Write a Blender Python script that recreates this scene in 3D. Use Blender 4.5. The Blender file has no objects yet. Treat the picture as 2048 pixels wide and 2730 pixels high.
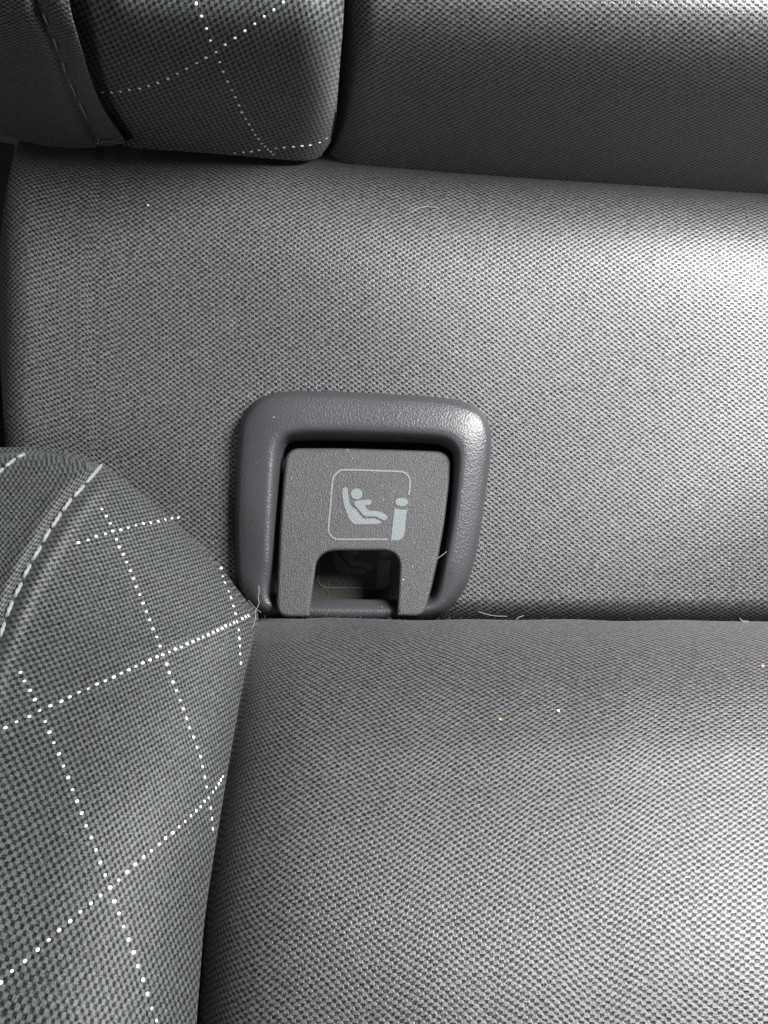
import bpy, bmesh, math, random
import numpy as np
from mathutils import Vector, Matrix
from mathutils.geometry import tessellate_polygon
random.seed(4); rng = np.random.default_rng(7)
SC = bpy.context.scene
COL = SC.collection
R = math.radians

# ------------------------------------------------------------------ camera
D = 0.30                      # camera to the plane of the plastic cover, metres
S = 0.19 / 2048               # metres per photograph pixel in that plane
cam_d = bpy.data.cameras.new('camera')
cam_d.sensor_fit = 'HORIZONTAL'
cam_d.angle = 2 * math.atan(0.095 / D)
cam_d.clip_start = 0.005; cam_d.clip_end = 50
cam = bpy.data.objects.new('camera', cam_d)
cam.location = (0, -D, 0); cam.rotation_euler = (R(90), 0, 0)
COL.objects.link(cam); SC.camera = cam
cam_d.dof.use_dof = False

# ------------------------------------------------------------------ world and lamps
W = bpy.data.worlds.new('World'); SC.world = W; W.use_nodes = True
bg = W.node_tree.nodes['Background']
bg.inputs['Color'].default_value = (0.93, 0.97, 1.0, 1); bg.inputs['Strength'].default_value = 0.07

def area(name, loc, target, sx, sy, power, color):
    l = bpy.data.lights.new(name, 'AREA'); l.shape = 'RECTANGLE'; l.size = sx; l.size_y = sy
    l.energy = power; l.color = color
    o = bpy.data.objects.new(name, l); COL.objects.link(o); o.location = loc
    d = Vector(target) - Vector(loc); o.rotation_euler = d.to_track_quat('-Z', 'Y').to_euler()
    return o
# car window up to the right, and an added fill low on the left that brightens the side wing
area('window_light', (0.215, -0.230, 0.165), (0.05, 0, 0.0), 0.14, 0.12, 5.0, (1.0, 0.985, 0.985))
area('wing_fill_light', (-0.22, -0.30, -0.13), (-0.06, -0.06, -0.10), 0.12, 0.12, 0.42, (0.95, 1.0, 0.98))
SC.view_settings.view_transform = 'Standard'; SC.view_settings.look = 'None'
SC.view_settings.exposure = 0.0; SC.view_settings.gamma = 1.0

# ------------------------------------------------------------------ helpers
def P(px, py, y):
    """point at depth y seen at photograph pixel (px, py); works on arrays"""
    k = (D + y) / D
    return (px - 1024) * S * k, y, -(py - 1365) * S * k
def V3(px, py, y): return Vector(P(px, py, y))

def empty(name, loc, label, cat, group=None):
    o = bpy.data.objects.new(name, None); COL.objects.link(o); o.location = loc
    o.empty_display_size = 0.01
    o['label'] = label; o['category'] = cat
    if group: o['group'] = group
    return o
ROOT = {}
def link(name, me, parent=None, mat=None, smooth=True):
    o = bpy.data.objects.new(name, me); COL.objects.link(o)
    if mat and not me.materials: me.materials.append(mat)
    if parent is not None:
        o.parent = parent
        # parts are modelled in world coordinates; only a thing's Empty has an offset
        if parent.type == 'EMPTY': o.matrix_parent_inverse = Matrix.Translation(parent.location).inverted()
    if smooth: me.shade_smooth()
    return o

def poly_interp(pts, n, smooth=True):
    """resample an open polyline to n points by arc length (Catmull-Rom smoothed)"""
    p = np.array(pts, float)
    if smooth and len(p) > 2:
        q = np.vstack([2*p[0]-p[1], p, 2*p[-1]-p[-2]]); out = []
        for i in range(1, len(q)-2):
            for t in np.linspace(0, 1, 12, endpoint=False):
                a, b, c, d = q[i-1], q[i], q[i+1], q[i+2]
                out.append(.5*((2*b)+(-a+c)*t+(2*a-5*b+4*c-d)*t*t+(-a+3*b-3*c+d)*t**3))
        out.append(p[-1]); p = np.array(out)
    s = np.r_[0, np.cumsum(np.linalg.norm(np.diff(p, axis=0), axis=1))]
    t = np.linspace(0, s[-1], n)
    return np.c_[np.interp(t, s, p[:, 0]), np.interp(t, s, p[:, 1])]

def dist_poly(X, Y, pts):
    """distance (px) from every grid point to a polyline"""
    p = poly_interp(pts, 70); out = np.full(X.shape, 1e9)
    for (ax, ay), (bx, by) in zip(p[:-1], p[1:]):
        dx, dy = bx-ax, by-ay
        t = np.clip(((X-ax)*dx+(Y-ay)*dy)/(dx*dx+dy*dy+1e-9), 0, 1)
        out = np.minimum(out, np.hypot(X-ax-t*dx, Y-ay-t*dy))
    return out
def arc(d, w):
    return np.sqrt(np.clip(1-(1-np.clip(d/w, 0, 1))**2, 0, 1))
def swell(d, w): return np.sin(.5*np.pi*np.clip(d/w, 0, 1))
def sstep(a, b, x):
    t = np.clip((x-a)/(b-a), 0, 1); return t*t*(3-2*t)

def coons(left, right, top, bottom, nu, nv):
    L, Rr = poly_interp(left, nv), poly_interp(right, nv)
    T, B = poly_interp(top, nu), poly_interp(bottom, nu)
    # denser near the borders, where the cloth rolls over
    u = np.linspace(0, 1, nu)[None, :, None]; v = np.linspace(0, 1, nv)[:, None, None]
    G = (1-v)*T[None]+v*B[None]+(1-u)*L[:, None]+u*Rr[:, None] \
        - ((1-u)*(1-v)*T[0]+u*(1-v)*T[-1]+(1-u)*v*B[0]+u*v*B[-1])
    return G[..., 0], G[..., 1]

def in_poly(p, poly):
    a = np.array(poly, float); b = np.roll(a, -1, 0); r = np.zeros(len(p), bool)
    for (x0, y0), (x1, y1) in zip(a, b):
        c = (y0 > p[:, 1]) != (y1 > p[:, 1])
        r ^= c & (p[:, 0] < (x1-x0)*(p[:, 1]-y0)/((y1-y0) or 1e-9)+x0)
    return r
def grid_mesh(name, X, Y, Z, UV=None, skirts='', hole=None):
    """grid of points -> mesh with a metric UV map; skirts (t, b, l, r) roll the border back into the seam"""
    nv, nu = X.shape
    A = np.stack([X, Y, Z], -1)
    if UV is None:
        du = np.linalg.norm(np.diff(A, axis=1), axis=2); dv = np.linalg.norm(np.diff(A, axis=0), axis=2)
        U = np.c_[np.zeros((nv, 1)), np.cumsum(du, 1)]
        Vv = np.r_[np.zeros((1, nu)), np.cumsum(dv, 0)]
        U = U - U[:, nu//2:nu//2+1] + X[nv//2, nu//2]
        UV = np.stack([U, -Vv], -1)
    for sd in skirts:
        for step in (0.004, 0.010, 0.022):
            if sd == 't': e, ue, ax, first = A[:1], UV[:1], 0, True
            if sd == 'b': e, ue, ax, first = A[-1:], UV[-1:], 0, False
            if sd == 'l': e, ue, ax, first = A[:, :1], UV[:, :1], 1, True
            if sd == 'r': e, ue, ax, first = A[:, -1:], UV[:, -1:], 1, False
            e2 = {'t': A[3:4], 'b': A[-4:-3], 'l': A[:, 3:4], 'r': A[:, -4:-3]}[sd]
            dirn = (e2-e)*np.array([1, 0, 1]); dirn /= np.linalg.norm(dirn, axis=-1, keepdims=True)+1e-9
            e = e.copy(); k = (D+e[..., 1]+step)/(D+e[..., 1])
            e[..., 0] *= k; e[..., 2] *= k; e[..., 1] += step
            e += dirn*step*.12                      # leans in under the panel
            ue = ue + (step if first else -step)*0.7
            A = np.concatenate([e, A] if first else [A, e], ax)
            UV = np.concatenate([ue, UV] if first else [UV, ue], ax)
    nv, nu = A.shape[:2]
    idx = np.arange(nv*nu).reshape(nv, nu)
    q = np.stack([idx[:-1, :-1], idx[1:, :-1], idx[1:, 1:], idx[:-1, 1:]], -1).reshape(-1, 4)
    if hole is not None:
        k = D/(D+A[..., 1]); hx, hy = A[..., 0]*k/S+1024, -A[..., 2]*k/S+1365
        ctr = np.stack([hx, hy], -1).reshape(-1, 2)[q].mean(1)
        q = q[~in_poly(ctr, hole)]
    me = bpy.data.meshes.new(name)
    me.vertices.add(nv*nu); me.vertices.foreach_set('co', A.reshape(-1).astype(np.float32))
    me.loops.add(q.size); me.loops.foreach_set('vertex_index', q.reshape(-1).astype(np.int32))
    me.polygons.add(len(q)); me.polygons.foreach_set('loop_start', (np.arange(len(q))*4).astype(np.int32))
    uvl = me.uv_layers.new(name='cloth')
    uvl.data.foreach_set('uv', UV.reshape(-1, 2)[q.reshape(-1)].reshape(-1).astype(np.float32))
    me.update(calc_edges=True); me.validate()
    return me

# ------------------------------------------------------------------ materials
class N:
    def __init__(s, name):
        s.m = bpy.data.materials.new(name); s.m.use_nodes = True; s.t = s.m.node_tree; s.t.nodes.clear()
        s.out = s.add('ShaderNodeOutputMaterial'); s.b = s.add('ShaderNodeBsdfPrincipled')
        s.t.links.new(s.b.outputs[0], s.out.inputs['Surface'])
    def add(s, typ, **kw):
        n = s.t.nodes.new(typ)
        for k, v in kw.items(): setattr(n, k, v)
        return n
    def put(s, sock, val):
        if hasattr(val, 'is_linked') or isinstance(val, bpy.types.NodeSocket): s.t.links.new(val, sock)
        else: sock.default_value = val
    def math(s, op, a, b=None, c=None, clamp=False):
        n = s.add('ShaderNodeMath', operation=op); n.use_clamp = clamp
        s.put(n.inputs[0], a)
        if b is not None: s.put(n.inputs[1], b)
        if c is not None: s.put(n.inputs[2], c)
        return n.outputs[0]
    def ramp(s, fac, stops):
        n = s.add('ShaderNodeValToRGB'); s.put(n.inputs[0], fac); e = n.color_ramp.elements
        while len(e) < len(stops): e.new(0.5)
        for i, (p, c) in enumerate(stops): e[i].position = p; e[i].color = (*c, 1)
        return n.outputs[0]
    def noise(s, vec, scale, detail=2, rough=.5):
        n = s.add('ShaderNodeTexNoise'); s.put(n.inputs['Vector'], vec); n.inputs['Scale'].default_value = scale
        n.inputs['Detail'].default_value = detail; n.inputs['Roughness'].default_value = rough
        return n
    def mix(s, fac, a, b, typ='MIX'):
        n = s.add('ShaderNodeMix', data_type='RGBA', blend_type=typ)
        s.put(n.inputs[0], fac)
        s.put(n.inputs[6], a if not isinstance(a, tuple) else (*a, 1)); s.put(n.inputs[7], b if not isinstance(b, tuple) else (*b, 1))
        return n.outputs[2]
    def bump(s, h, dist, strength=1.0, normal=None):
        n = s.add('ShaderNodeBump'); n.inputs['Distance'].default_value = dist; n.inputs['Strength'].default_value = strength
        s.put(n.inputs['Height'], h)
        if normal is not None: s.put(n.inputs['Normal'], normal)
        return n.outputs[0]

def mat_cloth(name, dark, light, fu, fv, kind, bump=0.00006, rough=0.40, sheen=0.1, spec=.72, lo=0.15, hi=0.85, dots=1.0):
    """woven cloth; fu, fv = pattern periods per unit of the cloth's UV map"""
    m = N(name)
    uv = m.add('ShaderNodeUVMap', uv_map='cloth').outputs[0]
    g = m.add('ShaderNodeTexCoord').outputs['Object']
    # slightly wandering threads
    w = m.noise(g, 260, 2, .6); w2 = m.noise(g, 1500, 1)
    sep = m.add('ShaderNodeSeparateXYZ'); m.put(sep.inputs[0], uv)
    sw = m.add('ShaderNodeSeparateColor'); m.put(sw.inputs[0], w.outputs['Color'])
    sw2 = m.add('ShaderNodeSeparateColor'); m.put(sw2.inputs[0], w2.outputs['Color'])
    def coord(axis, f, ch):
        c = m.math('MULTIPLY', sep.outputs[axis], f)
        c = m.math('ADD', c, m.math('MULTIPLY', m.math('SUBTRACT', sw.outputs[ch], .5), .34))
        return m.math('ADD', c, m.math('MULTIPLY', m.math('SUBTRACT', sw2.outputs[ch], .5), .22))
    a, b = coord(0, fu, 0), coord(1, fv, 1)
    T = 2*math.pi
    ca, cb = m.math('COSINE', m.math('MULTIPLY', a, T)), m.math('COSINE', m.math('MULTIPLY', b, T))
    if kind == 'twill':                      # holes staggered from row to row
        ca = m.math('MULTIPLY', m.math('SINE', m.math('MULTIPLY', ca, 1.45)), 1.0)   # brick-like floats
        s_ = m.math('MULTIPLY', ca, cb)
        # the far side of every hole is a little sharper
        s_ = m.math('ADD', s_, m.math('MULTIPLY', m.math('SINE', m.math('MULTIPLY', b, 2*T)), .18))
    else:                                    # square lattice of holes
        s_ = m.math('MULTIPLY', m.math('ADD', ca, cb), .5)
        s_ = m.math('ADD', s_, m.math('MULTIPLY', m.math('SINE', m.math('MULTIPLY', b, T)), .12))
    hole = m.add('ShaderNodeMapRange', interpolation_type='SMOOTHSTEP'); m.put(hole.inputs[0], s_)
    hole.inputs[1].default_value = lo-.55; hole.inputs[2].default_value = hi; hole.inputs[3].default_value = 1; hole.inputs[4].default_value = 0
    h = hole.outputs[0]
    fib = m.noise(g, 2900, 3, .75).outputs[0]      # filaments of the yarn
    var = m.noise(g, 900, 2, .6).outputs[0]
    hh = m.math('ADD', h, m.math('MULTIPLY', m.math('SUBTRACT', fib, .5), 1.2))
    col = m.mix(m.math('ADD', m.math('MULTIPLY', m.math('MULTIPLY', h, m.math('MULTIPLY', h, h)), .62), m.math('MULTIPLY', m.math('SUBTRACT', fib, .47), 2.4), clamp=True), dark, light)
    tint = m.noise(g, 2200, 1).outputs['Color']
    tn = m.mix(.30, (1, 1, 1), tint, 'MIX')
    col = m.mix(1.0, col, tn, 'MULTIPLY')
    k = m.ramp(var, [(.3, (.75, .75, .75)), (.7, (1.2, 1.2, 1.2))])
    col = m.mix(1.0, col, k, 'MULTIPLY')
    m.put(m.b.inputs['Base Color'], col)
    m.b.inputs['Roughness'].default_value = rough
    m.put(m.b.inputs['Specular IOR Level'], m.math('MULTIPLY', m.math('ADD', m.math('MULTIPLY', h, .68), m.math('MULTIPLY', m.math('SUBTRACT', fib, .28), 1.6), clamp=True), spec))  # less gloss in the holes, so their occlusion is put into the material
    m.b.inputs['Sheen Weight'].default_value = sheen; m.b.inputs['Sheen Roughness'].default_value = .4
    m.put(m.b.inputs['Normal'], m.bump(hh, bump))
    return m.m

def mat_plastic(name, col, rough, grain_scale, grain, spec=.5, sparkle=0.0, speckle=True):
    m = N(name)
    g = m.add('ShaderNodeTexCoord').outputs['Object']
    n1 = m.noise(g, grain_scale, 3, .55).outputs[0]
    v = m.add('ShaderNodeTexVoronoi', feature='SMOOTH_F1'); m.put(v.inputs['Vector'], g); v.inputs['Scale'].default_value = grain_scale*.8
    h = m.math('ADD', n1, m.math('MULTIPLY', v.outputs['Distance'], .8))
    big = m.noise(g, 60, 3).outputs[0]
    c = m.mix(m.math('MULTIPLY', big, .5), tuple(x*.85 for x in col), tuple(x*1.2 for x in col))
    # pale dust specks
    if speckle:
        d = m.noise(g, 1500, 0).outputs[0]
        spk = m.ramp(d, [(.865, (0, 0, 0)), (.89, (1, 1, 1))])
        c = m.mix(m.math('MULTIPLY', spk, .75), c, (.42, .43, .44))
    m.put(m.b.inputs['Base Color'], c)
    rr = m.add('ShaderNodeMapRange'); m.put(rr.inputs[0], big); rr.inputs[3].default_value = rough-.05; rr.inputs[4].default_value = rough+.07
    m.put(m.b.inputs['Roughness'], rr.outputs[0])
    m.b.inputs['Specular IOR Level'].default_value = spec
    m.put(m.b.inputs['Normal'], m.bump(h, grain))
    return m.m

def mat_plain(name, col, rough=.6, spec=.4, sheen=0.0):
    m = N(name)
    g = m.add('ShaderNodeTexCoord').outputs['Object']
    n = m.noise(g, 2500, 2).outputs[0]
    c = m.mix(n, tuple(x*.8 for x in col), tuple(min(1, x*1.12) for x in col))
    m.put(m.b.inputs['Base Color'], c); m.b.inputs['Roughness'].default_value = rough
    m.b.inputs['Specular IOR Level'].default_value = spec; m.b.inputs['Sheen Weight'].default_value = sheen
    return m.m

PU, PV = 1/0.00180, 1/0.00133
CL_BAND = mat_cloth('charcoal_twill', (.0045, .0038, .0044), (.142, .1405, .144), PU, PV, 'twill')
CL_CUSH = mat_cloth('cushion_twill', (.0045, .0038, .0044), (.118, .1165, .120), PU, PV, 'twill')
CL_OUT = mat_cloth('bolster_twill', (.004, .0055, .005), (.115, .127, .121), PU*1.5, PV*1.5, 'twill', rough=.58, spec=.45)
CL_GRID = mat_cloth('grid_cloth', (.004, .005, .0046), (.125, .137, .130), 2.0, 2.0, 'square', rough=.58, spec=.45)
PL_BEZ = mat_plastic('grained_plastic', (.040, .0425, .046), .38, 2600, .00009)
PL_FLAP = mat_plastic('matt_plastic', (.048, .048, .050), .44, 4600, .00019)
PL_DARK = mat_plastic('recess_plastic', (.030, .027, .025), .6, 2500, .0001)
M_INK = mat_plastic('print_ink', (.150, .170, .177), .55, 4200, .00014, .4)
M_INK2 = mat_plain('shaded_ink', (.095, .090, .084), .6)  # darker version of the print ink, shade of the recess put into its colour
M_WHITE = mat_plain('white_yarn', (.84, .84, .85), .6, .3)
M_CORD = mat_plain('pale_cord', (.20, .215, .20), .55, .4, .2)
M_DULL = mat_plain('dull_thread', (.17, .155, .15), .6, .3)
M_HAIR = mat_plain('pale_hair', (.36, .33, .27), .4, .6)
M_LINT = mat_plain('lint', (.60, .58, .54), .8, .2)
M_LINTO = mat_plain('orange_lint', (.62, .33, .16), .8, .2)
M_BACK = mat_plain('gap_black', (.010, .010, .010), .7, .3)  # near black, the darkness of the gap put into the colour

# ------------------------------------------------------------------ traced seams (photograph pixels)
TOP_SEAM = [(-420, 300), (0, 352), (150, 378), (340, 388), (600, 405), (880, 428), (1200, 452), (1600, 480), (2048, 512), (2500, 545), (3300, 605)]
PAD_SEAM = [(930, -420), (918, 0), (908, 150), (900, 260), (888, 350), (868, 424)]
FLAP_EDGE = [(80, -420), (170, -60), (192, 40), (215, 120), (245, 215), (280, 295), (338, 378)]
TOPSTITCH = [(20, -420), (100, -20), (118, 40), (150, 120), (185, 215), (225, 300), (262, 366)]
CUSH_EDGE_R = [(672, 1640), (671, 1690), (664, 1740), (652, 1800), (634, 1900), (613, 2020), (590, 2160), (566, 2310), (545, 2460), (532, 2620), (524, 2730), (512, 2950)]
CUSH_EDGE_T = [(-420, 1225), (0, 1207), (60, 1202), (130, 1204), (200, 1216), (275, 1243), (340, 1284), (400, 1332), (460, 1388), (520, 1447), (570, 1506), (615, 1570), (645, 1613), (672, 1640)]
CORD = [(276, 1243), (250, 1264), (230, 1286), (195, 1324), (165, 1364), (138, 1405), (113, 1448), (85, 1494), (61, 1540), (37, 1595), (16, 1646), (0, 1695), (-60, 1860), (-180, 2200), (-330, 2600), (-430, 2950)]

# ------------------------------------------------------------------ depth of each cloth surface
_cy = np.array([1300, 1560, 1650, 1670, 1700, 1750, 1800, 1950, 2100, 2400, 2730, 3000.])
_cd = np.array([-.006, -.008, -.0105, -.0172, -.0245, -.0328, -.0390, -.0520, -.0610, -.0755, -.0875, -.0950])
_sy = np.array([1100, 1400, 1650, 1900, 2150, 2400, 2730, 3100.])
_sd = np.array([-.004, -.0080, -.0175, -.0370, -.0530, -.0640, -.0770, -.0870])
def smooth_interp(x, xs, ys):
    # monotone-ish cubic through samples
    m = np.gradient(ys, xs); i = np.clip(np.searchsorted(xs, x)-1, 0, len(xs)-2)
    h = xs[i+1]-xs[i]; t = np.clip((x-xs[i])/h, 0, 1)
    return (2*t**3-3*t**2+1)*ys[i]+(t**3-2*t**2+t)*h*m[i]+(-2*t**3+3*t**2)*ys[i+1]+(t**3-t**2)*h*m[i+1]
def wob(px, py, amp, sc, ph=0.0):
    return amp*(np.sin(px/sc+ph+1.3*np.sin(py/(sc*1.3)))+np.sin(py/(sc*.8)+ph*2+np.sin(px/(sc*1.7))))

def y_band(px, py):
    d = dist_poly(px, py, TOP_SEAM)
    y = .0165*np.exp(-d/72) + .0007*np.exp(-((px-272-.12*(470-py))/14)**2)*sstep(620, 420, py) + .0005*np.exp(-((px-345)/22)**2)*sstep(640, 400, py) + .007*(1-arc(np.clip(px-2, 0, None), 80))
    y = y + .0042*np.clip((py-1596)/60, 0, 2.5)**2 + wob(px, py, .0004, 170)
    y = y
    return y
def y_cush(px, py):
    y = smooth_interp(py, _cy, _cd)
    d = dist_poly(px, py, CUSH_EDGE_R)
    inside = px > np.interp(py, [p[1] for p in CUSH_EDGE_R], [p[0] for p in CUSH_EDGE_R])
    d = np.where(inside, d, 0)
    y = y + .013*np.exp(-(d+3)/62) + wob(px, py, .0003, 200, 1.0)
    return y
def y_side(px, py):
    d = np.minimum(dist_poly(px, py, CUSH_EDGE_T), dist_poly(px, py, CUSH_EDGE_R))
    yt = np.interp(px, [p[0] for p in CUSH_EDGE_T], [p[1] for p in CUSH_EDGE_T])
    xr = np.interp(py, [p[1] for p in CUSH_EDGE_R], [p[0] for p in CUSH_EDGE_R])
    d = np.where((py < yt) | ((px > xr) & (py > 1640)), 0, d)
    y = smooth_interp(np.clip(py, 1150, 3050), _sy, _sd) - .004 - .027*arc(d, 430)
    dc = dist_poly(px, py, CORD)
    return y + .0016*np.exp(-(dc/13)**2) - .0010*np.exp(-((dc-34)/22)**2) + wob(px, py, .0003, 120)
def d_top(px, py):
    '''distance above the seam under the upper pads (negative below it)'''
    ys = np.interp(px, [p[0] for p in TOP_SEAM], [p[1] for p in TOP_SEAM])
    d = dist_poly(px, py, TOP_SEAM); return np.where(py > ys, -d, d)
def swell_s(d, w): return np.where(d > 0, swell(d, w), 1.57*d/w)
def y_up(px, py):
    d = d_top(px, py)
    return .014-.057*swell_s(d, 535)
def y_upc(px, py):
    d = dist_poly(px, py, PAD_SEAM)
    return y_up(px, py)+.012*(1-arc(d, 90)) + wob(px, py, .0004, 210, 2.0)
def y_ups(px, py):
    d1 = d_top(px, py); d2 = dist_poly(px, py, PAD_SEAM); d3 = dist_poly(px, py, FLAP_EDGE)
    return .010-.064*swell_s(d1, 440)+.013*(1-arc(d2, 120))-.004+.010*np.exp(-(d3/70)**2)+ wob(px, py, .0004, 150)
def y_bol(px, py):
    d1 = d_top(px, py); ds = dist_poly(px, py, TOPSTITCH)
    y = .010-.070*swell_s(d1, 460)
    return y + .0030*np.exp(-(ds/16)**2) - .0012*np.exp(-((ds-45)/30)**2)+ wob(px, py, .0003, 130)

# ------------------------------------------------------------------ added dark sheet behind the seat for the black gap at its side
def slab(name, pts, y0, y1, mat):
    bm = bmesh.new()
    f = [bm.verts.new(V3(x, y, y0)) for x, y in pts]; b = [bm.verts.new(V3(x, y, y1)) for x, y in pts]
    bm.faces.new(f[::-1]); bm.faces.new(b); n = len(pts)
    for i in range(n): bm.faces.new((f[i], f[(i+1) % n], b[(i+1) % n], b[i]))
    me = bpy.data.meshes.new(name); bm.normal_update(); bmesh.ops.recalc_face_normals(bm, faces=bm.faces[:]); bm.to_mesh(me); bm.free()
    return link(name, me, None, mat, smooth=False)
gap_sheet = slab('dark_gap_sheet', [(-1300, -400), (3300, -400), (3300, 3000), (-1300, 3000)], .045, .055, M_BACK)
gap_sheet['kind'] = 'structure'

# ------------------------------------------------------------------ backrest
back = empty('back_cushion', V3(1024, 1650, .02), 'charcoal fabric rear seat backrest with padded upper sections above a plain lower band', 'back cushion')
X, Y = coons([(66, 250), (50, 345), (32, 430), (12, 540), (0, 680), (-1, 850), (3, 1000), (12, 1150), (20, 1300), (30, 1780)],
             [(3300, 560), (3300, 1780)],
             [(66, 250), (340, 300), (880, 350), (1600, 420), (2048, 460), (2500, 500), (3300, 560)], [(30, 1780), (3300, 1780)], 380, 230)
dd = y_band(X, np.maximum(Y, np.interp(X, [p[0] for p in TOP_SEAM], [p[1] for p in TOP_SEAM])))
above = np.clip(np.interp(X, [p[0] for p in TOP_SEAM], [p[1] for p in TOP_SEAM])-Y, 0, None)
dd = dd + above*.0001
lower = link('lower_panel', grid_mesh('lower_panel', *P(X, Y, dd), skirts='l', hole=[(665,1110),(1265,1110),(1265,1250),(1215,1500),(1180,1625),(760,1625),(680,1580)]), back, CL_BAND)

X, Y = coons(PAD_SEAM[:-1]+[(866, 440)], [(3300, -420), (3300, 618)], [(930, -420), (3300, -420)],
             [(866, 440), (1200, 462), (1600, 490), (2048, 522), (2500, 560), (3300, 618)], 330, 140)
upc = link('upper_centre_panel', grid_mesh('upper_centre_panel', *P(X, Y, y_upc(X, Y)), skirts='lb'), back, CL_BAND)

# lattice of white yarn dots: every dot carries (a, b) cloth coordinates in dot units
A2 = [(53,1792),(64,1816),(79,1841),(91,1867),(105,1896),(119,1924),(131,1953),(144,1982),(156,2012),(168,2043),(181,2074),(193,2106),(205,2137),(218,2169),(230,2202),(243,2234),(256,2267),(268,2300),(280,2333),(292,2368),(304,2403),(317,2437),(329,2470),(342,2506),(355,2541),(367,2576),(380,2613),(392,2650),(403,2689),(416,2722),(428,2758),(440,2795)]
A0 = [(589,1516),(594,1537),(601,1555),(608,1576),(615,1594),(621,1615),(627,1636),(632,1657),(635,1679),(638,1702),(639,1723),(640,1745),(641,1768)]
A1p = [(266,1345),(273,1361),(285,1379),(301,1417),(319,1461),(337,1500),(347,1523),(363,1566),(374,1588),(390,1631),(408,1677),(434,1746),(460,1816),(489,1890),(505,1941),(525,1992),(540,2045),(551,2099),(556,2126),(563,2180),(569,2235)]
B1 = [(208,1448),(233,1439),(257,1431),(280,1423),(301,1417),(322,1412),(341,1407),(362,1402),(382,1397),(402,1393),(421,1389),(440,1385),(458,1383),(476,1381)]
B2 = [(-20,1956),(14,1941),(45,1924),(77,1910),(105,1896),(134,1882),(162,1870),(186,1858),(211,1846),(235,1836),(258,1825),(281,1815),(302,1805),(323,1795),(342,1787),(362,1777),(381,1769),(399,1761),(418,1753),(434,1746),(451,1740),(467,1732),(482,1725),(498,1718),(513,1710),(527,1704),(542,1698),(554,1693),(568,1686),(581,1681),(592,1675),(602,1670),(613,1665),(624,1660),(634,1654),(646,1649),(655,1645),(663,1641)]
B3 = [(-30,2652),(2,2621),(31,2590),(67,2562),(99,2534),(129,2506),(158,2481),(187,2456),(215,2433),(242,2410),(268,2388),(292,2368),(316,2346),(339,2325),(360,2306),(382,2287),(403,2269),(423,2251),(441,2235),(459,2221),(476,2205),(493,2190),(509,2176),(522,2163),(534,2150),(545,2137),(556,2126),(566,2113),(574,2101),(582,2090),(587,2081),(593,2071)]
q = poly_interp(A1p, 400); sq = np.r_[0, np.cumsum(np.linalg.norm(np.diff(q, axis=0), axis=1))]
def s_at(pt): return sq[np.argmin(np.hypot(q[:, 0]-pt[0], q[:, 1]-pt[1]))]
sk = np.polyfit([0, 15, 30], [s_at((301, 1417)), s_at((434, 1746)), s_at((556, 2126))], 2)
A1 = []
for b in range(-3, 35):
    s_ = np.polyval(sk, b)
    if 0 <= s_ <= sq[-1]: A1.append((np.interp(s_, sq, q[:, 0]), np.interp(s_, sq, q[:, 1]), b))
low_dots = [(x, y, 15, b) for x, y, b in A1]
low_dots += [(x, y, 0, 15+i-4) for i, (x, y) in enumerate(A2)]
low_dots += [(x, y, 30, 15+i-7) for i, (x, y) in enumerate(A0)]
low_dots += [(x, y, 15+i-4, 0) for i, (x, y) in enumerate(B1)]
low_dots += [(x, y, i-4, 15) for i, (x, y) in enumerate(B2)]
low_dots += [(x, y, i-11, 30) for i, (x, y) in enumerate(B3)]
C1 = [(509,-26),(523,9),(537,43),(549,75),(562,108),(575,137),(585,164),(597,191),(608,216),(619,239),(628,259),(638,280),(646,298),(656,315),(665,331),(673,346),(681,358),(690,370),(698,381),(707,390),(715,398),(722,404),(730,410)]
D1 = [(782,-16),(756,5),(730,25),(704,43),(678,64),(651,82),(625,101),(601,119),(575,137),(549,152),(525,168),(499,183),(473,195),(448,208),(422,219),(396,228),(372,235),(346,239),(321,243),(298,245),(273,244)]
E1 = [(872,369),(851,380),(827,386),(804,388),(781,390),(757,392),(735,395),(712,397),(691,400),(670,404),(649,406),(627,408)]
up_dots = [(x, y, 0, i-5) for i, (x, y) in enumerate(C1)]
up_dots += [(x, y, 8-i, 0) for i, (x, y) in enumerate(D1)]
up_dots += [(x, y, 7-i, 15) for i, (x, y) in enumerate(E1)]

def fit_uv(dots, px, py, deg, ridge):
    """smooth cloth coordinates fitted to the traced lattice"""
    d = np.array(dots, float); cx, cy, sc = d[:, 0].mean(), d[:, 1].mean(), 400.
    def basis(x, y):
        x, y = (x-cx)/sc, (y-cy)/sc
        return np.stack([x**i*y**j for i in range(deg+1) for j in range(deg+1-i)], -1)
    pw = np.array([max(0, i+j-1) for i in range(deg+1) for j in range(deg+1-i)], float)
    Bm = basis(d[:, 0], d[:, 1]); reg = np.diag(ridge*pw**2)
    cf = np.linalg.solve(Bm.T@Bm+reg, Bm.T@d[:, 2:4])
    g = basis(px.ravel(), py.ravel())@cf
    return g.reshape(*px.shape, 2)

X, Y = coons(FLAP_EDGE[:-1]+[(330, 392)], PAD_SEAM[:4]+[(895, 325), (884, 372), (856, 414)], [(80, -420), (930, -420)],
             [(330, 392), (600, 411), (770, 426), (825, 427), (856, 414)], 200, 160)
ups = link('upper_side_panel', grid_mesh('upper_side_panel', *P(X, Y, y_ups(X, Y)), UV=fit_uv(up_dots, X, Y, 3, .3), skirts='lrb'), back, CL_GRID)
ups['label'] = 'grid-patterned panel with lines of white woven dots'
X, Y = coons([(-420, -420), (-420, 300)], FLAP_EDGE, [(-420, -420), (80, -420)],
             [(-420, 240), (0, 335), (70, 362), (150, 377), (250, 386), (338, 378)], 150, 150)
bol = link('side_bolster', grid_mesh('side_bolster', *P(X, Y, y_bol(X, Y)), skirts='rb'), back, CL_BAND)

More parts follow.
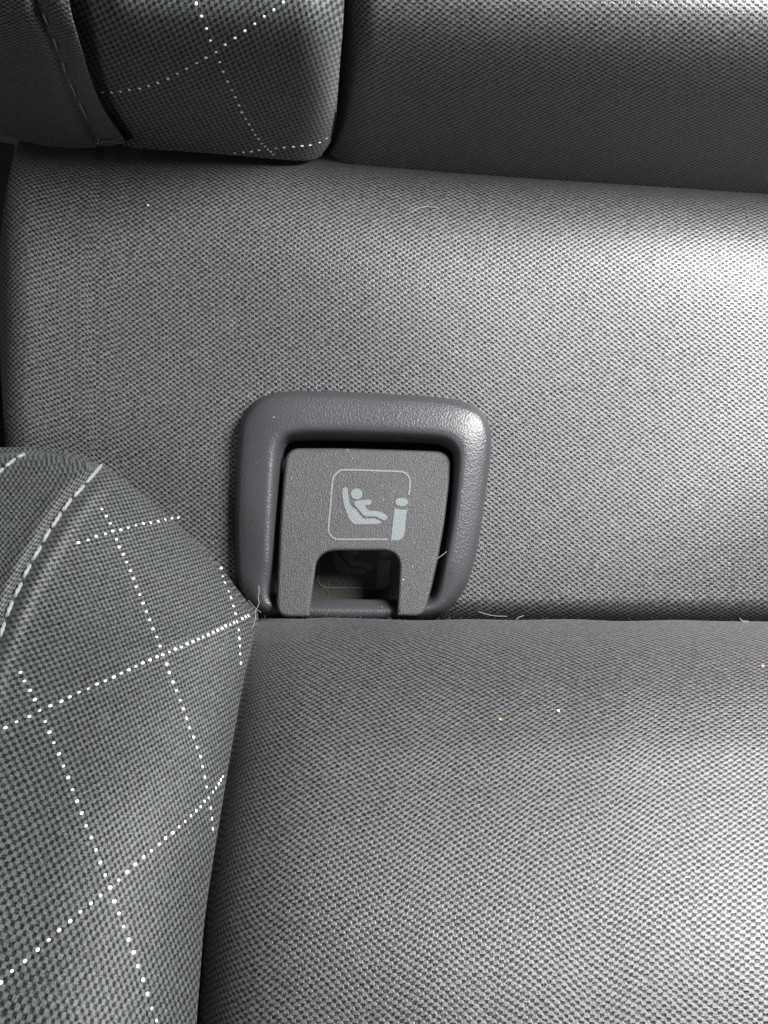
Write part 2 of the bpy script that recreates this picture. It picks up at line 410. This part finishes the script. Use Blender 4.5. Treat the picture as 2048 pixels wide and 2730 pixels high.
# ------------------------------------------------------------------ seat cushion
cush = empty('seat_cushion', V3(1024, 2900, -.03), 'charcoal fabric rear seat cushion with a grid-patterned side wing and plain centre', 'seat cushion')
top = [(560, 1646), (700, 1648), (800, 1650), (880, 1647), (1000, 1650), (1120, 1654), (1250, 1651), (1380, 1653), (1520, 1651), (1660, 1656), (1800, 1653), (1920, 1656), (2048, 1657), (2500, 1660), (3300, 1664)]
L_ = [(x-55, y) for x, y in CUSH_EDGE_R]
X, Y = coons([(600, 1646)]+L_[1:], [(3300, 1664), (3300, 2950)], [(600, 1646)]+top[1:], [(457, 2950), (3300, 2950)], 380, 260)
# close rows near the back edge
yy = y_cush(X, Y)
Px, Py, Pz = P(X, Y, yy)
# rows that roll back and down behind the edge
ex, ey, ez = Px[:1], Py[:1], Pz[:1]
back_rows = [(ex, ey+.003, ez-.0012), (ex, ey+.006, ez-.0042), (ex, ey+.0085, ez-.010), (ex, ey+.009, ez-.022)][::-1]
Px = np.concatenate([r[0] for r in back_rows]+[Px]); Py = np.concatenate([r[1] for r in back_rows]+[Py]); Pz = np.concatenate([r[2] for r in back_rows]+[Pz])
cen = link('centre_panel', grid_mesh('centre_panel', Px, Py, Pz, skirts='l'), cush, CL_CUSH)

ti = [i for i, p in enumerate(CUSH_EDGE_T) if p[0] == 275][0]
X, Y = coons(CORD, CUSH_EDGE_R, [(276, 1243)]+CUSH_EDGE_T[ti+1:], [(-430, 2950), (512, 2950)], 220, 320)
side = link('side_wing', grid_mesh('side_wing', *P(X, Y, y_side(X, Y)), UV=fit_uv(low_dots, X, Y, 3, .5), skirts='tr'), cush, CL_GRID)
side['label'] = 'grid-patterned side wing with lines of white woven dots'
X, Y = coons([(-1200, 1225), (-1200, 2950)], CORD, [(-1200, 1300), (-420, 1225)]+CUSH_EDGE_T[1:ti]+[(276, 1243)], [(-1200, 2950), (-430, 2950)], 220, 220)
yo = y_side(X, Y); uo = np.stack([X*S*(D+yo)/D, -Y*S*(D+yo)/D], -1)
outer = link('outer_bolster', grid_mesh('outer_bolster', *P(X, Y, yo), UV=uo, skirts='t'), cush, CL_OUT)

# ------------------------------------------------------------------ yarn dots and seam stitches
def ellipsoid(name, ax, n=8, m=5):
    bm = bmesh.new(); bmesh.ops.create_uvsphere(bm, u_segments=n, v_segments=m, radius=1)
    bmesh.ops.scale(bm, vec=Vector(ax), verts=bm.verts[:])
    me = bpy.data.meshes.new(name); bm.to_mesh(me); bm.free(); me.shade_smooth(); return me
def place_dots(dots, yfun, parent, size, keep):
    me = ellipsoid('yarn_dot', (size, size*.8, size*.42)); me.materials.append(M_WHITE)
    seen = set()
    for x, y, a, b in dots:
        if (a, b) in seen or not keep(x, y): continue
        seen.add((a, b))
        x += random.uniform(-1.2, 1.2); y += random.uniform(-1.2, 1.2)
        e = 3.0
        f = lambda X_, Y_: V3(X_, Y_, float(yfun(np.array([[X_]], float), np.array([[Y_]], float))[0, 0]))
        p, pu, pv = f(x, y), f(x+e, y), f(x, y+e)
        n = (pv-p).cross(pu-p).normalized()
        if n.y > 0: n = -n
        o = link('yarn_dot', me, parent, smooth=False)
        zq = n.to_track_quat('Z', 'Y') @ Matrix.Rotation(R(35)+random.uniform(-.3, .3), 3, 'Z').to_quaternion()
        k = random.uniform(.76, 1.08)
        o.matrix_basis = Matrix.Translation(p + n*size*.12) @ zq.to_matrix().to_4x4() @ Matrix.Diagonal((k, k, k, 1))
place_dots(low_dots, y_side, side, .00045, lambda x, y: y < 2800)
place_dots(up_dots, y_ups, ups, .00043, lambda x, y: True)

def tube(name, pts, rad, n=8, twist=0.0, taper=True):
    """swept tube through 3-D points; twist > 0 gives the strands of a cord"""
    pts = [Vector(p) for p in pts]; bm = bmesh.new(); rings = []
    L = 0.0
    for i, p in enumerate(pts):
        t = (pts[min(i+1, len(pts)-1)]-pts[max(i-1, 0)]).normalized()
        a = t.cross(Vector((0, 1, 0))); a = a.normalized() if a.length > 1e-6 else Vector((1, 0, 0)); b = t.cross(a).normalized()
        if i: L += (p-pts[i-1]).length
        u = i/(len(pts)-1); k = (1-abs(2*u-1)**6*.55) if taper else 1
        ring = []
        for j in range(n):
            th = 2*math.pi*j/n
            r = rad*k*(1+(.16*math.cos(2*th+L*twist) if twist else 0))
            ring.append(bm.verts.new(p+a*math.cos(th)*r+b*math.sin(th)*r))
        rings.append(ring)
    for r0, r1 in zip(rings[:-1], rings[1:]):
        for j in range(n): bm.faces.new((r0[j], r0[(j+1) % n], r1[(j+1) % n], r1[j]))
    bm.faces.new(rings[0][::-1]); bm.faces.new(rings[-1])
    bmesh.ops.recalc_face_normals(bm, faces=bm.faces[:])
    me = bpy.data.meshes.new(name); bm.to_mesh(me); bm.free(); return me
def yv(f, x, y): return float(f(np.array([[x]], float), np.array([[y]], float))[0, 0])
def stitch(name, a, b, yfun, rad, parent, mat, lift, n=14, twist=0.0):
    pts = []
    for i in range(n):
        u = i/(n-1); x = a[0]+(b[0]-a[0])*u; y = a[1]+(b[1]-a[1])*u
        pts.append(V3(x, y, yv(yfun, x, y)-lift*math.sin(math.pi*u)**.5+lift*.6*(abs(2*u-1)**4)))
    return link(name, tube(name, pts, rad, 12 if twist else 8, twist), parent, mat)
z8 = lambda x, y: (x/3.6875, 1150+y/3.6875)
for a, b in [((1002,326),(842,512)),((828,530),(716,652)),((702,660),(610,788)),((600,800),(504,952)),((490,962),(412,1098)),((404,1128),(308,1278)),((300,1306),(220,1452)),((214,1486),(132,1642)),((124,1668),(56,1832)),((46,1876),(-6,2030)),((-14,2070),(-70,2240))]:
    stitch('seam_stitch', z8(*a), z8(*b), y_side, .00042, outer, M_CORD, .0009, 36, 4200)
for a, b in [((242,222),(160,262)),((152,266),(46,352)),((34,362),(-70,450))]:
    stitch('seam_stitch', z8(*a), z8(*b), y_side, .00038, outer, M_CORD, .0009, 36, 4200)
ts = poly_interp(TOPSTITCH, 400)
def on_ts(py): return (float(np.interp(py, ts[:, 1], ts[:, 0])), py)
for a, b in [(-40, 4), (32, 66), (100, 132), (164, 195), (222, 258), (272, 315)]:
    stitch('seam_stitch', on_ts(a), on_ts(b), y_bol, .00033, bol, M_DULL, .0010, 14)

# ------------------------------------------------------------------ plastic anchor cover
cover = empty('anchor_cover', V3(960, 1655, .002), 'dark grey plastic child seat anchor cover with printed pictogram, at the seat crease', 'plastic cover')
OUT = [(623,1410),(626,1284),(636,1150),(650,1106),(678,1071),(712,1053),(762,1044),(864,1043),(1016,1049),(1142,1056),(1218,1066),(1269,1084),(1297,1113),(1309,1152),(1309,1208),(1297,1304),(1279,1426),(1262,1507),(1243,1562),(1212,1610),(1168,1642),(1100,1660),(960,1666),(762,1662),(702,1648),(664,1622),(640,1582),(628,1530)]
INN = [(735,1560),(742,1440),(749,1310),(753,1236),(757,1206),(767,1188),(788,1177),(850,1174),(950,1176),(1060,1179),(1150,1183),(1181,1190),(1199,1206),(1204,1232),(1202,1270),(1194,1360),(1180,1450),(1163,1530),(1150,1576),(1138,1592),(1110,1597),(1000,1598),(900,1597),(790,1596),(752,1593),(738,1582)]
def closed(pts, n):
    p = np.array(pts, float); q = np.vstack([p[-2:], p, p[:3]]); o = []
    for i in range(2, len(q)-3):
        for t in np.linspace(0, 1, 10, endpoint=False):
            a, b, c, d = q[i-1], q[i], q[i+1], q[i+2]
            o.append(.5*((2*b)+(-a+c)*t+(2*a-5*b+4*c-d)*t*t+(-a+3*b-3*c+d)*t**3))
    return np.array(o)
def by_angle(pts, c, n):
    p = closed(pts, 0); p = np.vstack([p, p[:1]]); out = []
    for k in range(n):
        th = 2*math.pi*k/n; dx, dy = math.cos(th), math.sin(th); best = None
        a, b = p[:-1]-c, p[1:]-c; e = b-a
        den = dx*e[:, 1]-dy*e[:, 0]; den = np.where(abs(den) < 1e-9, 1e-9, den)
        t = (a[:, 0]*e[:, 1]-a[:, 1]*e[:, 0])/den; s_ = (a[:, 0]*dy-a[:, 1]*dx)/den
        ok = (t > 0) & (s_ >= -1e-6) & (s_ <= 1+1e-6)
        tt = t[ok].max(); out.append((c[0]+dx*tt, c[1]+dy*tt))
    return np.array(out)
NB = 240; CC = np.array([965., 1380.])
RO, RI = by_angle(OUT, CC, NB), by_angle(INN, CC, NB)
prof = [(-.01, .006), (-.005, .001), (0, -.0010), (.02, -.0022), (.05, -.0034), (.09, -.0042), (.15, -.0047), (.30, -.0053), (.50, -.0059), (.64, -.0062), (.73, -.0062), (.79, -.0059), (.84, -.0051), (.88, -.0040), (.92, -.0027), (.96, -.0010), (1.0, .0008), (1.0, .004), (1.0, .0095)]
low = sstep(1500, 1620, (RO[:, 1]+RI[:, 1])/2)       # the bottom bar is flatter than the rest
bm = bmesh.new(); rings = []
for s_, y in prof:
    q = RO+(RI-RO)*s_; yb = np.where((y < 0) & (s_ >= 0), y*(1-low)+low*(-.0010-.0044*math.sin(math.pi*min(1, max(0, s_))**.9)), y)
    rings.append([bm.verts.new(V3(a, b, float(c))) for (a, b), c in zip(q, yb)])
for r0, r1 in zip(rings[:-1], rings[1:]):
    for j in range(NB): bm.faces.new((r0[j], r0[(j+1) % NB], r1[(j+1) % NB], r1[j]))
bmesh.ops.recalc_face_normals(bm, faces=bm.faces[:])
me = bpy.data.meshes.new('bezel'); bm.to_mesh(me); bm.free()
link('bezel', me, cover, PL_BEZ)
# recess floor
def flat_poly(name, polys, yfun, mat, parent):
    bm = bmesh.new()
    for pts in polys:
        vs = [bm.verts.new(V3(x, y, yfun(x, y))) for x, y in pts]
        f = bm.faces.new(vs); f.normal_update()
        if f.normal.y > 0: f.normal_flip()
    bmesh.ops.triangulate(bm, faces=bm.faces[:])
    me = bpy.data.meshes.new(name); bm.to_mesh(me); bm.free()
    return link(name, me, parent, mat, smooth=False)
rec_y = lambda x, y: .0088
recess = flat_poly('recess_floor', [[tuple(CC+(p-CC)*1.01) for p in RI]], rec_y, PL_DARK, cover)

# flap with its finger slot
def rounded(pts):
    """pts: (x, y, radius) -> dense closed outline"""
    out = []; n = len(pts)
    for i in range(n):
        p0, p1, p2 = (Vector(pts[(i+k) % n][:2]) for k in (-1, 0, 1)); r = pts[i][2]
        d0, d1 = (p0-p1), (p2-p1); r0, r1 = min(r, d0.length*.45), min(r, d1.length*.45)
        a, b = p1+d0.normalized()*r0, p1+d1.normalized()*r1
        # quadratic bezier sharpened toward the corner
        for k in range(9):
            t = k/8; c = p1
            q1, q2 = a.lerp(c, .62), b.lerp(c, .62)
            if r > 0 or k == 0: out.append(tuple(a*(1-t)**3+q1*3*t*(1-t)**2+q2*3*t*t*(1-t)+b*t**3))
        L = (p2-p1).length; m = max(2, int(L/14))
        r2 = min(pts[(i+1) % n][2], L*.45); e = p2+(p1-p2).normalized()*r2
        for k in range(1, m): out.append(tuple(b.lerp(e, k/m)))
    return out
FL = rounded([(764,1195,34),(900,1195,0),(1050,1199,0),(1203,1204,40),(1198,1290,0),(1184,1400,0),(1168,1490,0),(1150,1570,0),(1130,1645,26),(1057,1643,6),(1062,1560,0),(1066,1469,46),(848,1469,50),(836,1560,0),(825,1646,6),(736,1646,36),(738,1560,0),(746,1400,0),(754,1290,0)])
def y_flap(x, y): return -.0026-.0056*max(0, (y-1195))/450 
def inset(pts, d):
    p = np.array(pts); nx = np.roll(p, -1, 0)-np.roll(p, 1, 0)
    nrm = np.c_[-nx[:, 1], nx[:, 0]]; nrm /= np.linalg.norm(nrm, axis=1)[:, None]+1e-9
    ar = .5*np.sum(p[:, 0]*np.roll(p[:, 1], -1)-np.roll(p[:, 0], -1)*p[:, 1])
    return p+nrm*d*np.sign(ar)
bm = bmesh.new(); rings = []
for d, dy in [(0, .0026), (0, .0013), (.4, .0009), (1.6, .00050), (3.6, .00022), (6.5, .00006), (10, 0.0)]:
    q = inset(FL, d); rings.append([bm.verts.new(V3(a, b, y_flap(a, b)+dy)) for a, b in q])
n = len(FL)
for r0, r1 in zip(rings[:-1], rings[1:]):
    for j in range(n): bm.faces.new((r0[j], r0[(j+1) % n], r1[(j+1) % n], r1[j]))
for ring, d in ((rings[-1], 10), (rings[0], 0)):
    q = inset(FL, d)
    for t in tessellate_polygon([[Vector((a, b, 0)) for a, b in q]]): bm.faces.new([ring[i] for i in t])
bmesh.ops.recalc_face_normals(bm, faces=bm.faces[:])
me = bpy.data.meshes.new('flap'); bm.to_mesh(me); bm.free()
flap = link('flap', me, cover, PL_FLAP)
wn = flap.modifiers.new('weighted', 'WEIGHTED_NORMAL'); wn.weight = 90; wn.keep_sharp = True

# pictogram: reclining child in a seat, and the letter-like figure beside it
def smooth_closed(pts):
    return [tuple(p) for p in closed(pts, 0)]
def ell(cx, cy, rx, ry): return [(cx+rx*math.cos(t), cy+ry*math.sin(t)) for t in np.linspace(0, 2*math.pi, 32, endpoint=False)]
SEAT = smooth_closed([(454,530),(466,494),(496,484),(522,496),(530,560),(548,690),(580,735),(640,780),(690,850),(735,888),(800,890),(860,890),(905,900),(968,938),(930,956),(880,964),(750,965),(620,965),(585,945),(540,890),(500,790),(470,690),(455,590)])
CHILD = smooth_closed([(608,690),(622,666),(660,656),(730,649),(800,643),(830,658),(832,690),(800,712),(747,722),(770,752),(800,785),(840,790),(930,795),(1005,832),(1038,862),(1034,892),(1000,912),(968,904),(900,870),(850,862),(752,860),(710,830),(665,770),(620,722)])
BODY = [(1130,760),(1160,766),(1195,772),(1250,774),(1302,772),(1288,815),(1276,930),(1262,1080),(1247,1130),(1215,1160),(1170,1175),(1083,1176),(1105,1000)]
fr = poly_interp([(1318,582),(1332,470),(1332,390),(1305,325),(1250,291),(1180,277),(850,265),(480,257),(405,280),(348,340),(325,410),(300,700),(273,1020),(286,1085),(330,1136),(390,1158),(600,1160),(850,1161),(1045,1162)], 140)
tn_ = np.gradient(fr, axis=0); tn_ /= np.linalg.norm(tn_, axis=1)[:, None]; nn = np.c_[-tn_[:, 1], tn_[:, 0]]*12
FRAME = [[tuple(fr[i]+nn[i]), tuple(fr[i]-nn[i]), tuple(fr[i+1]-nn[i+1]), tuple(fr[i+1]+nn[i+1])] for i in range(len(fr)-1)]
icon = [SEAT, CHILD, ell(640, 570, 77, 70), ell(1225, 675, 84, 55), BODY]+FRAME
z5 = lambda p: (820+p[0]/4.879, 1200+p[1]/4.879)
flat_poly('pictogram', [[z5(p) for p in poly] for poly in icon], lambda x, y: y_flap(x, y)-.00012, M_INK, flap)
def z6(p):
    x, y = z5(p); return (848+(x-876)*.93, 1567+(y-1438)*.93)
flat_poly('pictogram', [[z6(p) for p in poly] for poly in icon], lambda x, y: .0086, M_INK2, recess)

# ------------------------------------------------------------------ hairs, lint, dust
def hair(label, pts, yfun, rad=.00007, group=None):
    q = poly_interp(pts, 26)
    o = link('hair', tube('hair', [V3(x, y, yfun(x, y)) for x, y in q], rad, 5, 0, False), None, M_HAIR)
    o['label'] = label; o['category'] = 'hair'; o['group'] = 'stray hairs and fibres on the seat'; return o
hair('long wavy pale hair standing up at the lower left corner of the plastic cover', [(690,1562),(691,1580),(688,1592),(691,1606),(688,1616),(681,1630),(681,1648),(677,1664),(669,1682),(662,1698),(658,1716)], lambda x, y: -.021, .00006)
hair('short pale hair leaning on the lower left rim of the cover', [(662,1600),(672,1612),(684,1624),(696,1633)], lambda x, y: -.017, .00004)
hair('thin curved white fibre lying on the lower backrest band below the seam', [(1098,566),(1110,557),(1125,552),(1145,551),(1168,553)], lambda x, y: yv(y_band, x, y)-.0006, .00005)
hair('fine hair curling off the right edge of the flap', [(1163,1490),(1172,1485),(1182,1478),(1190,1471)], lambda x, y: -.0098, .00006)
hair('long thin fibre in the crease right of the plastic cover', [(1275,1630),(1295,1637),(1320,1642),(1352,1643)], lambda x, y: -.004, .00005)
hair('short yellowish fibre sticking out of the crease beside the long thin fibre', [(1376,1652),(1384,1646),(1397,1641)], lambda x, y: -.013, .00006)
hair('white fibre at the crease near the right side of the picture', [(1972,1648),(1980,1655),(1996,1657)], lambda x, y: -.0135, .00006)
hair('tiny bent fibre at the edge of the side wing near its tip', [(657,1748),(662,1744),(668,1742)], lambda x, y: -.020, .00007)
def speck(label, x, y, yf, r, mat, cat='lint'):
    bm = bmesh.new(); bmesh.ops.create_icosphere(bm, subdivisions=2, radius=r)
    for v in bm.verts: v.co *= 1+random.uniform(-.3, .3); v.co.x *= 1.3
    me = bpy.data.meshes.new('lint_speck'); bm.to_mesh(me); bm.free()
    o = link('lint_speck', me, None, mat); o.location = V3(x, y, yf-r*.6); o['label'] = label; o['category'] = cat; o['group'] = 'lint specks on the seat'
speck('white lint speck on the upper left of the lower band', 394, 547, yv(y_band, 394, 547), .00023, M_LINT)
speck('orange lint speck on the centre of the seat cushion', 1333, 1918, yv(y_cush, 1333, 1918), .00026, M_LINTO)
speck('white lint speck on the seat cushion centre right of the orange one', 1288+200, 1895, yv(y_cush, 1488, 1895), .00028, M_LINT)
speck('orange lint speck on the seat cushion at the right border of the picture', 2033, 1776, yv(y_cush, 2033, 1776), .00030, M_LINTO)
speck('white lint speck beside the edge of the side wing', 662, 1727, yv(y_cush, 662, 1727)-.004, .00028, M_LINT)
# crumbs and dust inside the recess and on the cover
bm = bmesh.new()
for i in range(60):
    x, y = random.uniform(852, 1000), 1585-abs(random.gauss(0, 45))
    if y < 1475: continue
    m4 = Matrix.Translation(V3(x, y, .0084)) @ Matrix.Scale(random.uniform(.00006, .00018), 4)
    bmesh.ops.create_icosphere(bm, subdivisions=1, radius=1, matrix=m4)
me = bpy.data.meshes.new('dust'); bm.to_mesh(me); bm.free()
M_DUST = mat_plain('dust_grains', (.16, .13, .08), .8, .2)
o = link('dust', me, None, M_DUST); o['kind'] = 'stuff'; o['label'] = 'brownish crumbs of dust in the recess of the plastic cover'; o['category'] = 'dust'

# loose filaments standing off the cloth along its edges
def fuzz(label, path, yfun, count, parent=None):
    q = poly_interp(path, 600); bm = bmesh.new()
    for i in range(count):
        x, y = q[random.randrange(len(q))]; x += random.uniform(-4, 4); y += random.uniform(-3, 3)
        p = V3(x, y, yfun(x, y)); d = Vector((random.gauss(0, 1), random.gauss(-.5, .6), random.gauss(.3, 1))).normalized()
        e = Vector((random.gauss(0, 1), random.gauss(0, 1), random.gauss(0, 1)))*.00025; L = random.uniform(.0003, .0011); r = .00002
        pts = [p, p+d*L*.5+e, p+d*L+e*1.5]; rings = []
        for c in pts: rings.append([bm.verts.new(c+Vector((math.cos(t), .3*math.sin(2*t), math.sin(t)))*r) for t in (0, 2.1, 4.2)])
        for r0, r1 in zip(rings[:-1], rings[1:]):
            for j in range(3): bm.faces.new((r0[j], r0[(j+1) % 3], r1[(j+1) % 3], r1[j]))
    me = bpy.data.meshes.new('loose_filaments'); bm.to_mesh(me); bm.free()
    o = link('loose_filaments', me, parent, M_FUZZ); o['kind'] = 'stuff'; return o
M_FUZZ = mat_plain('filament', (.20, .19, .18), .5, .5)
fuzz('', top[1:-1], lambda x, y: -.0110, 170, cush)
fuzz('', CUSH_EDGE_T[4:], lambda x, y: yv(y_side, x, y)-.0002, 110, cush)
fuzz('', [p for p in TOP_SEAM if 300 < p[0] < 2100], lambda x, y: yv(y_band, x, y)-.001, 120, back)
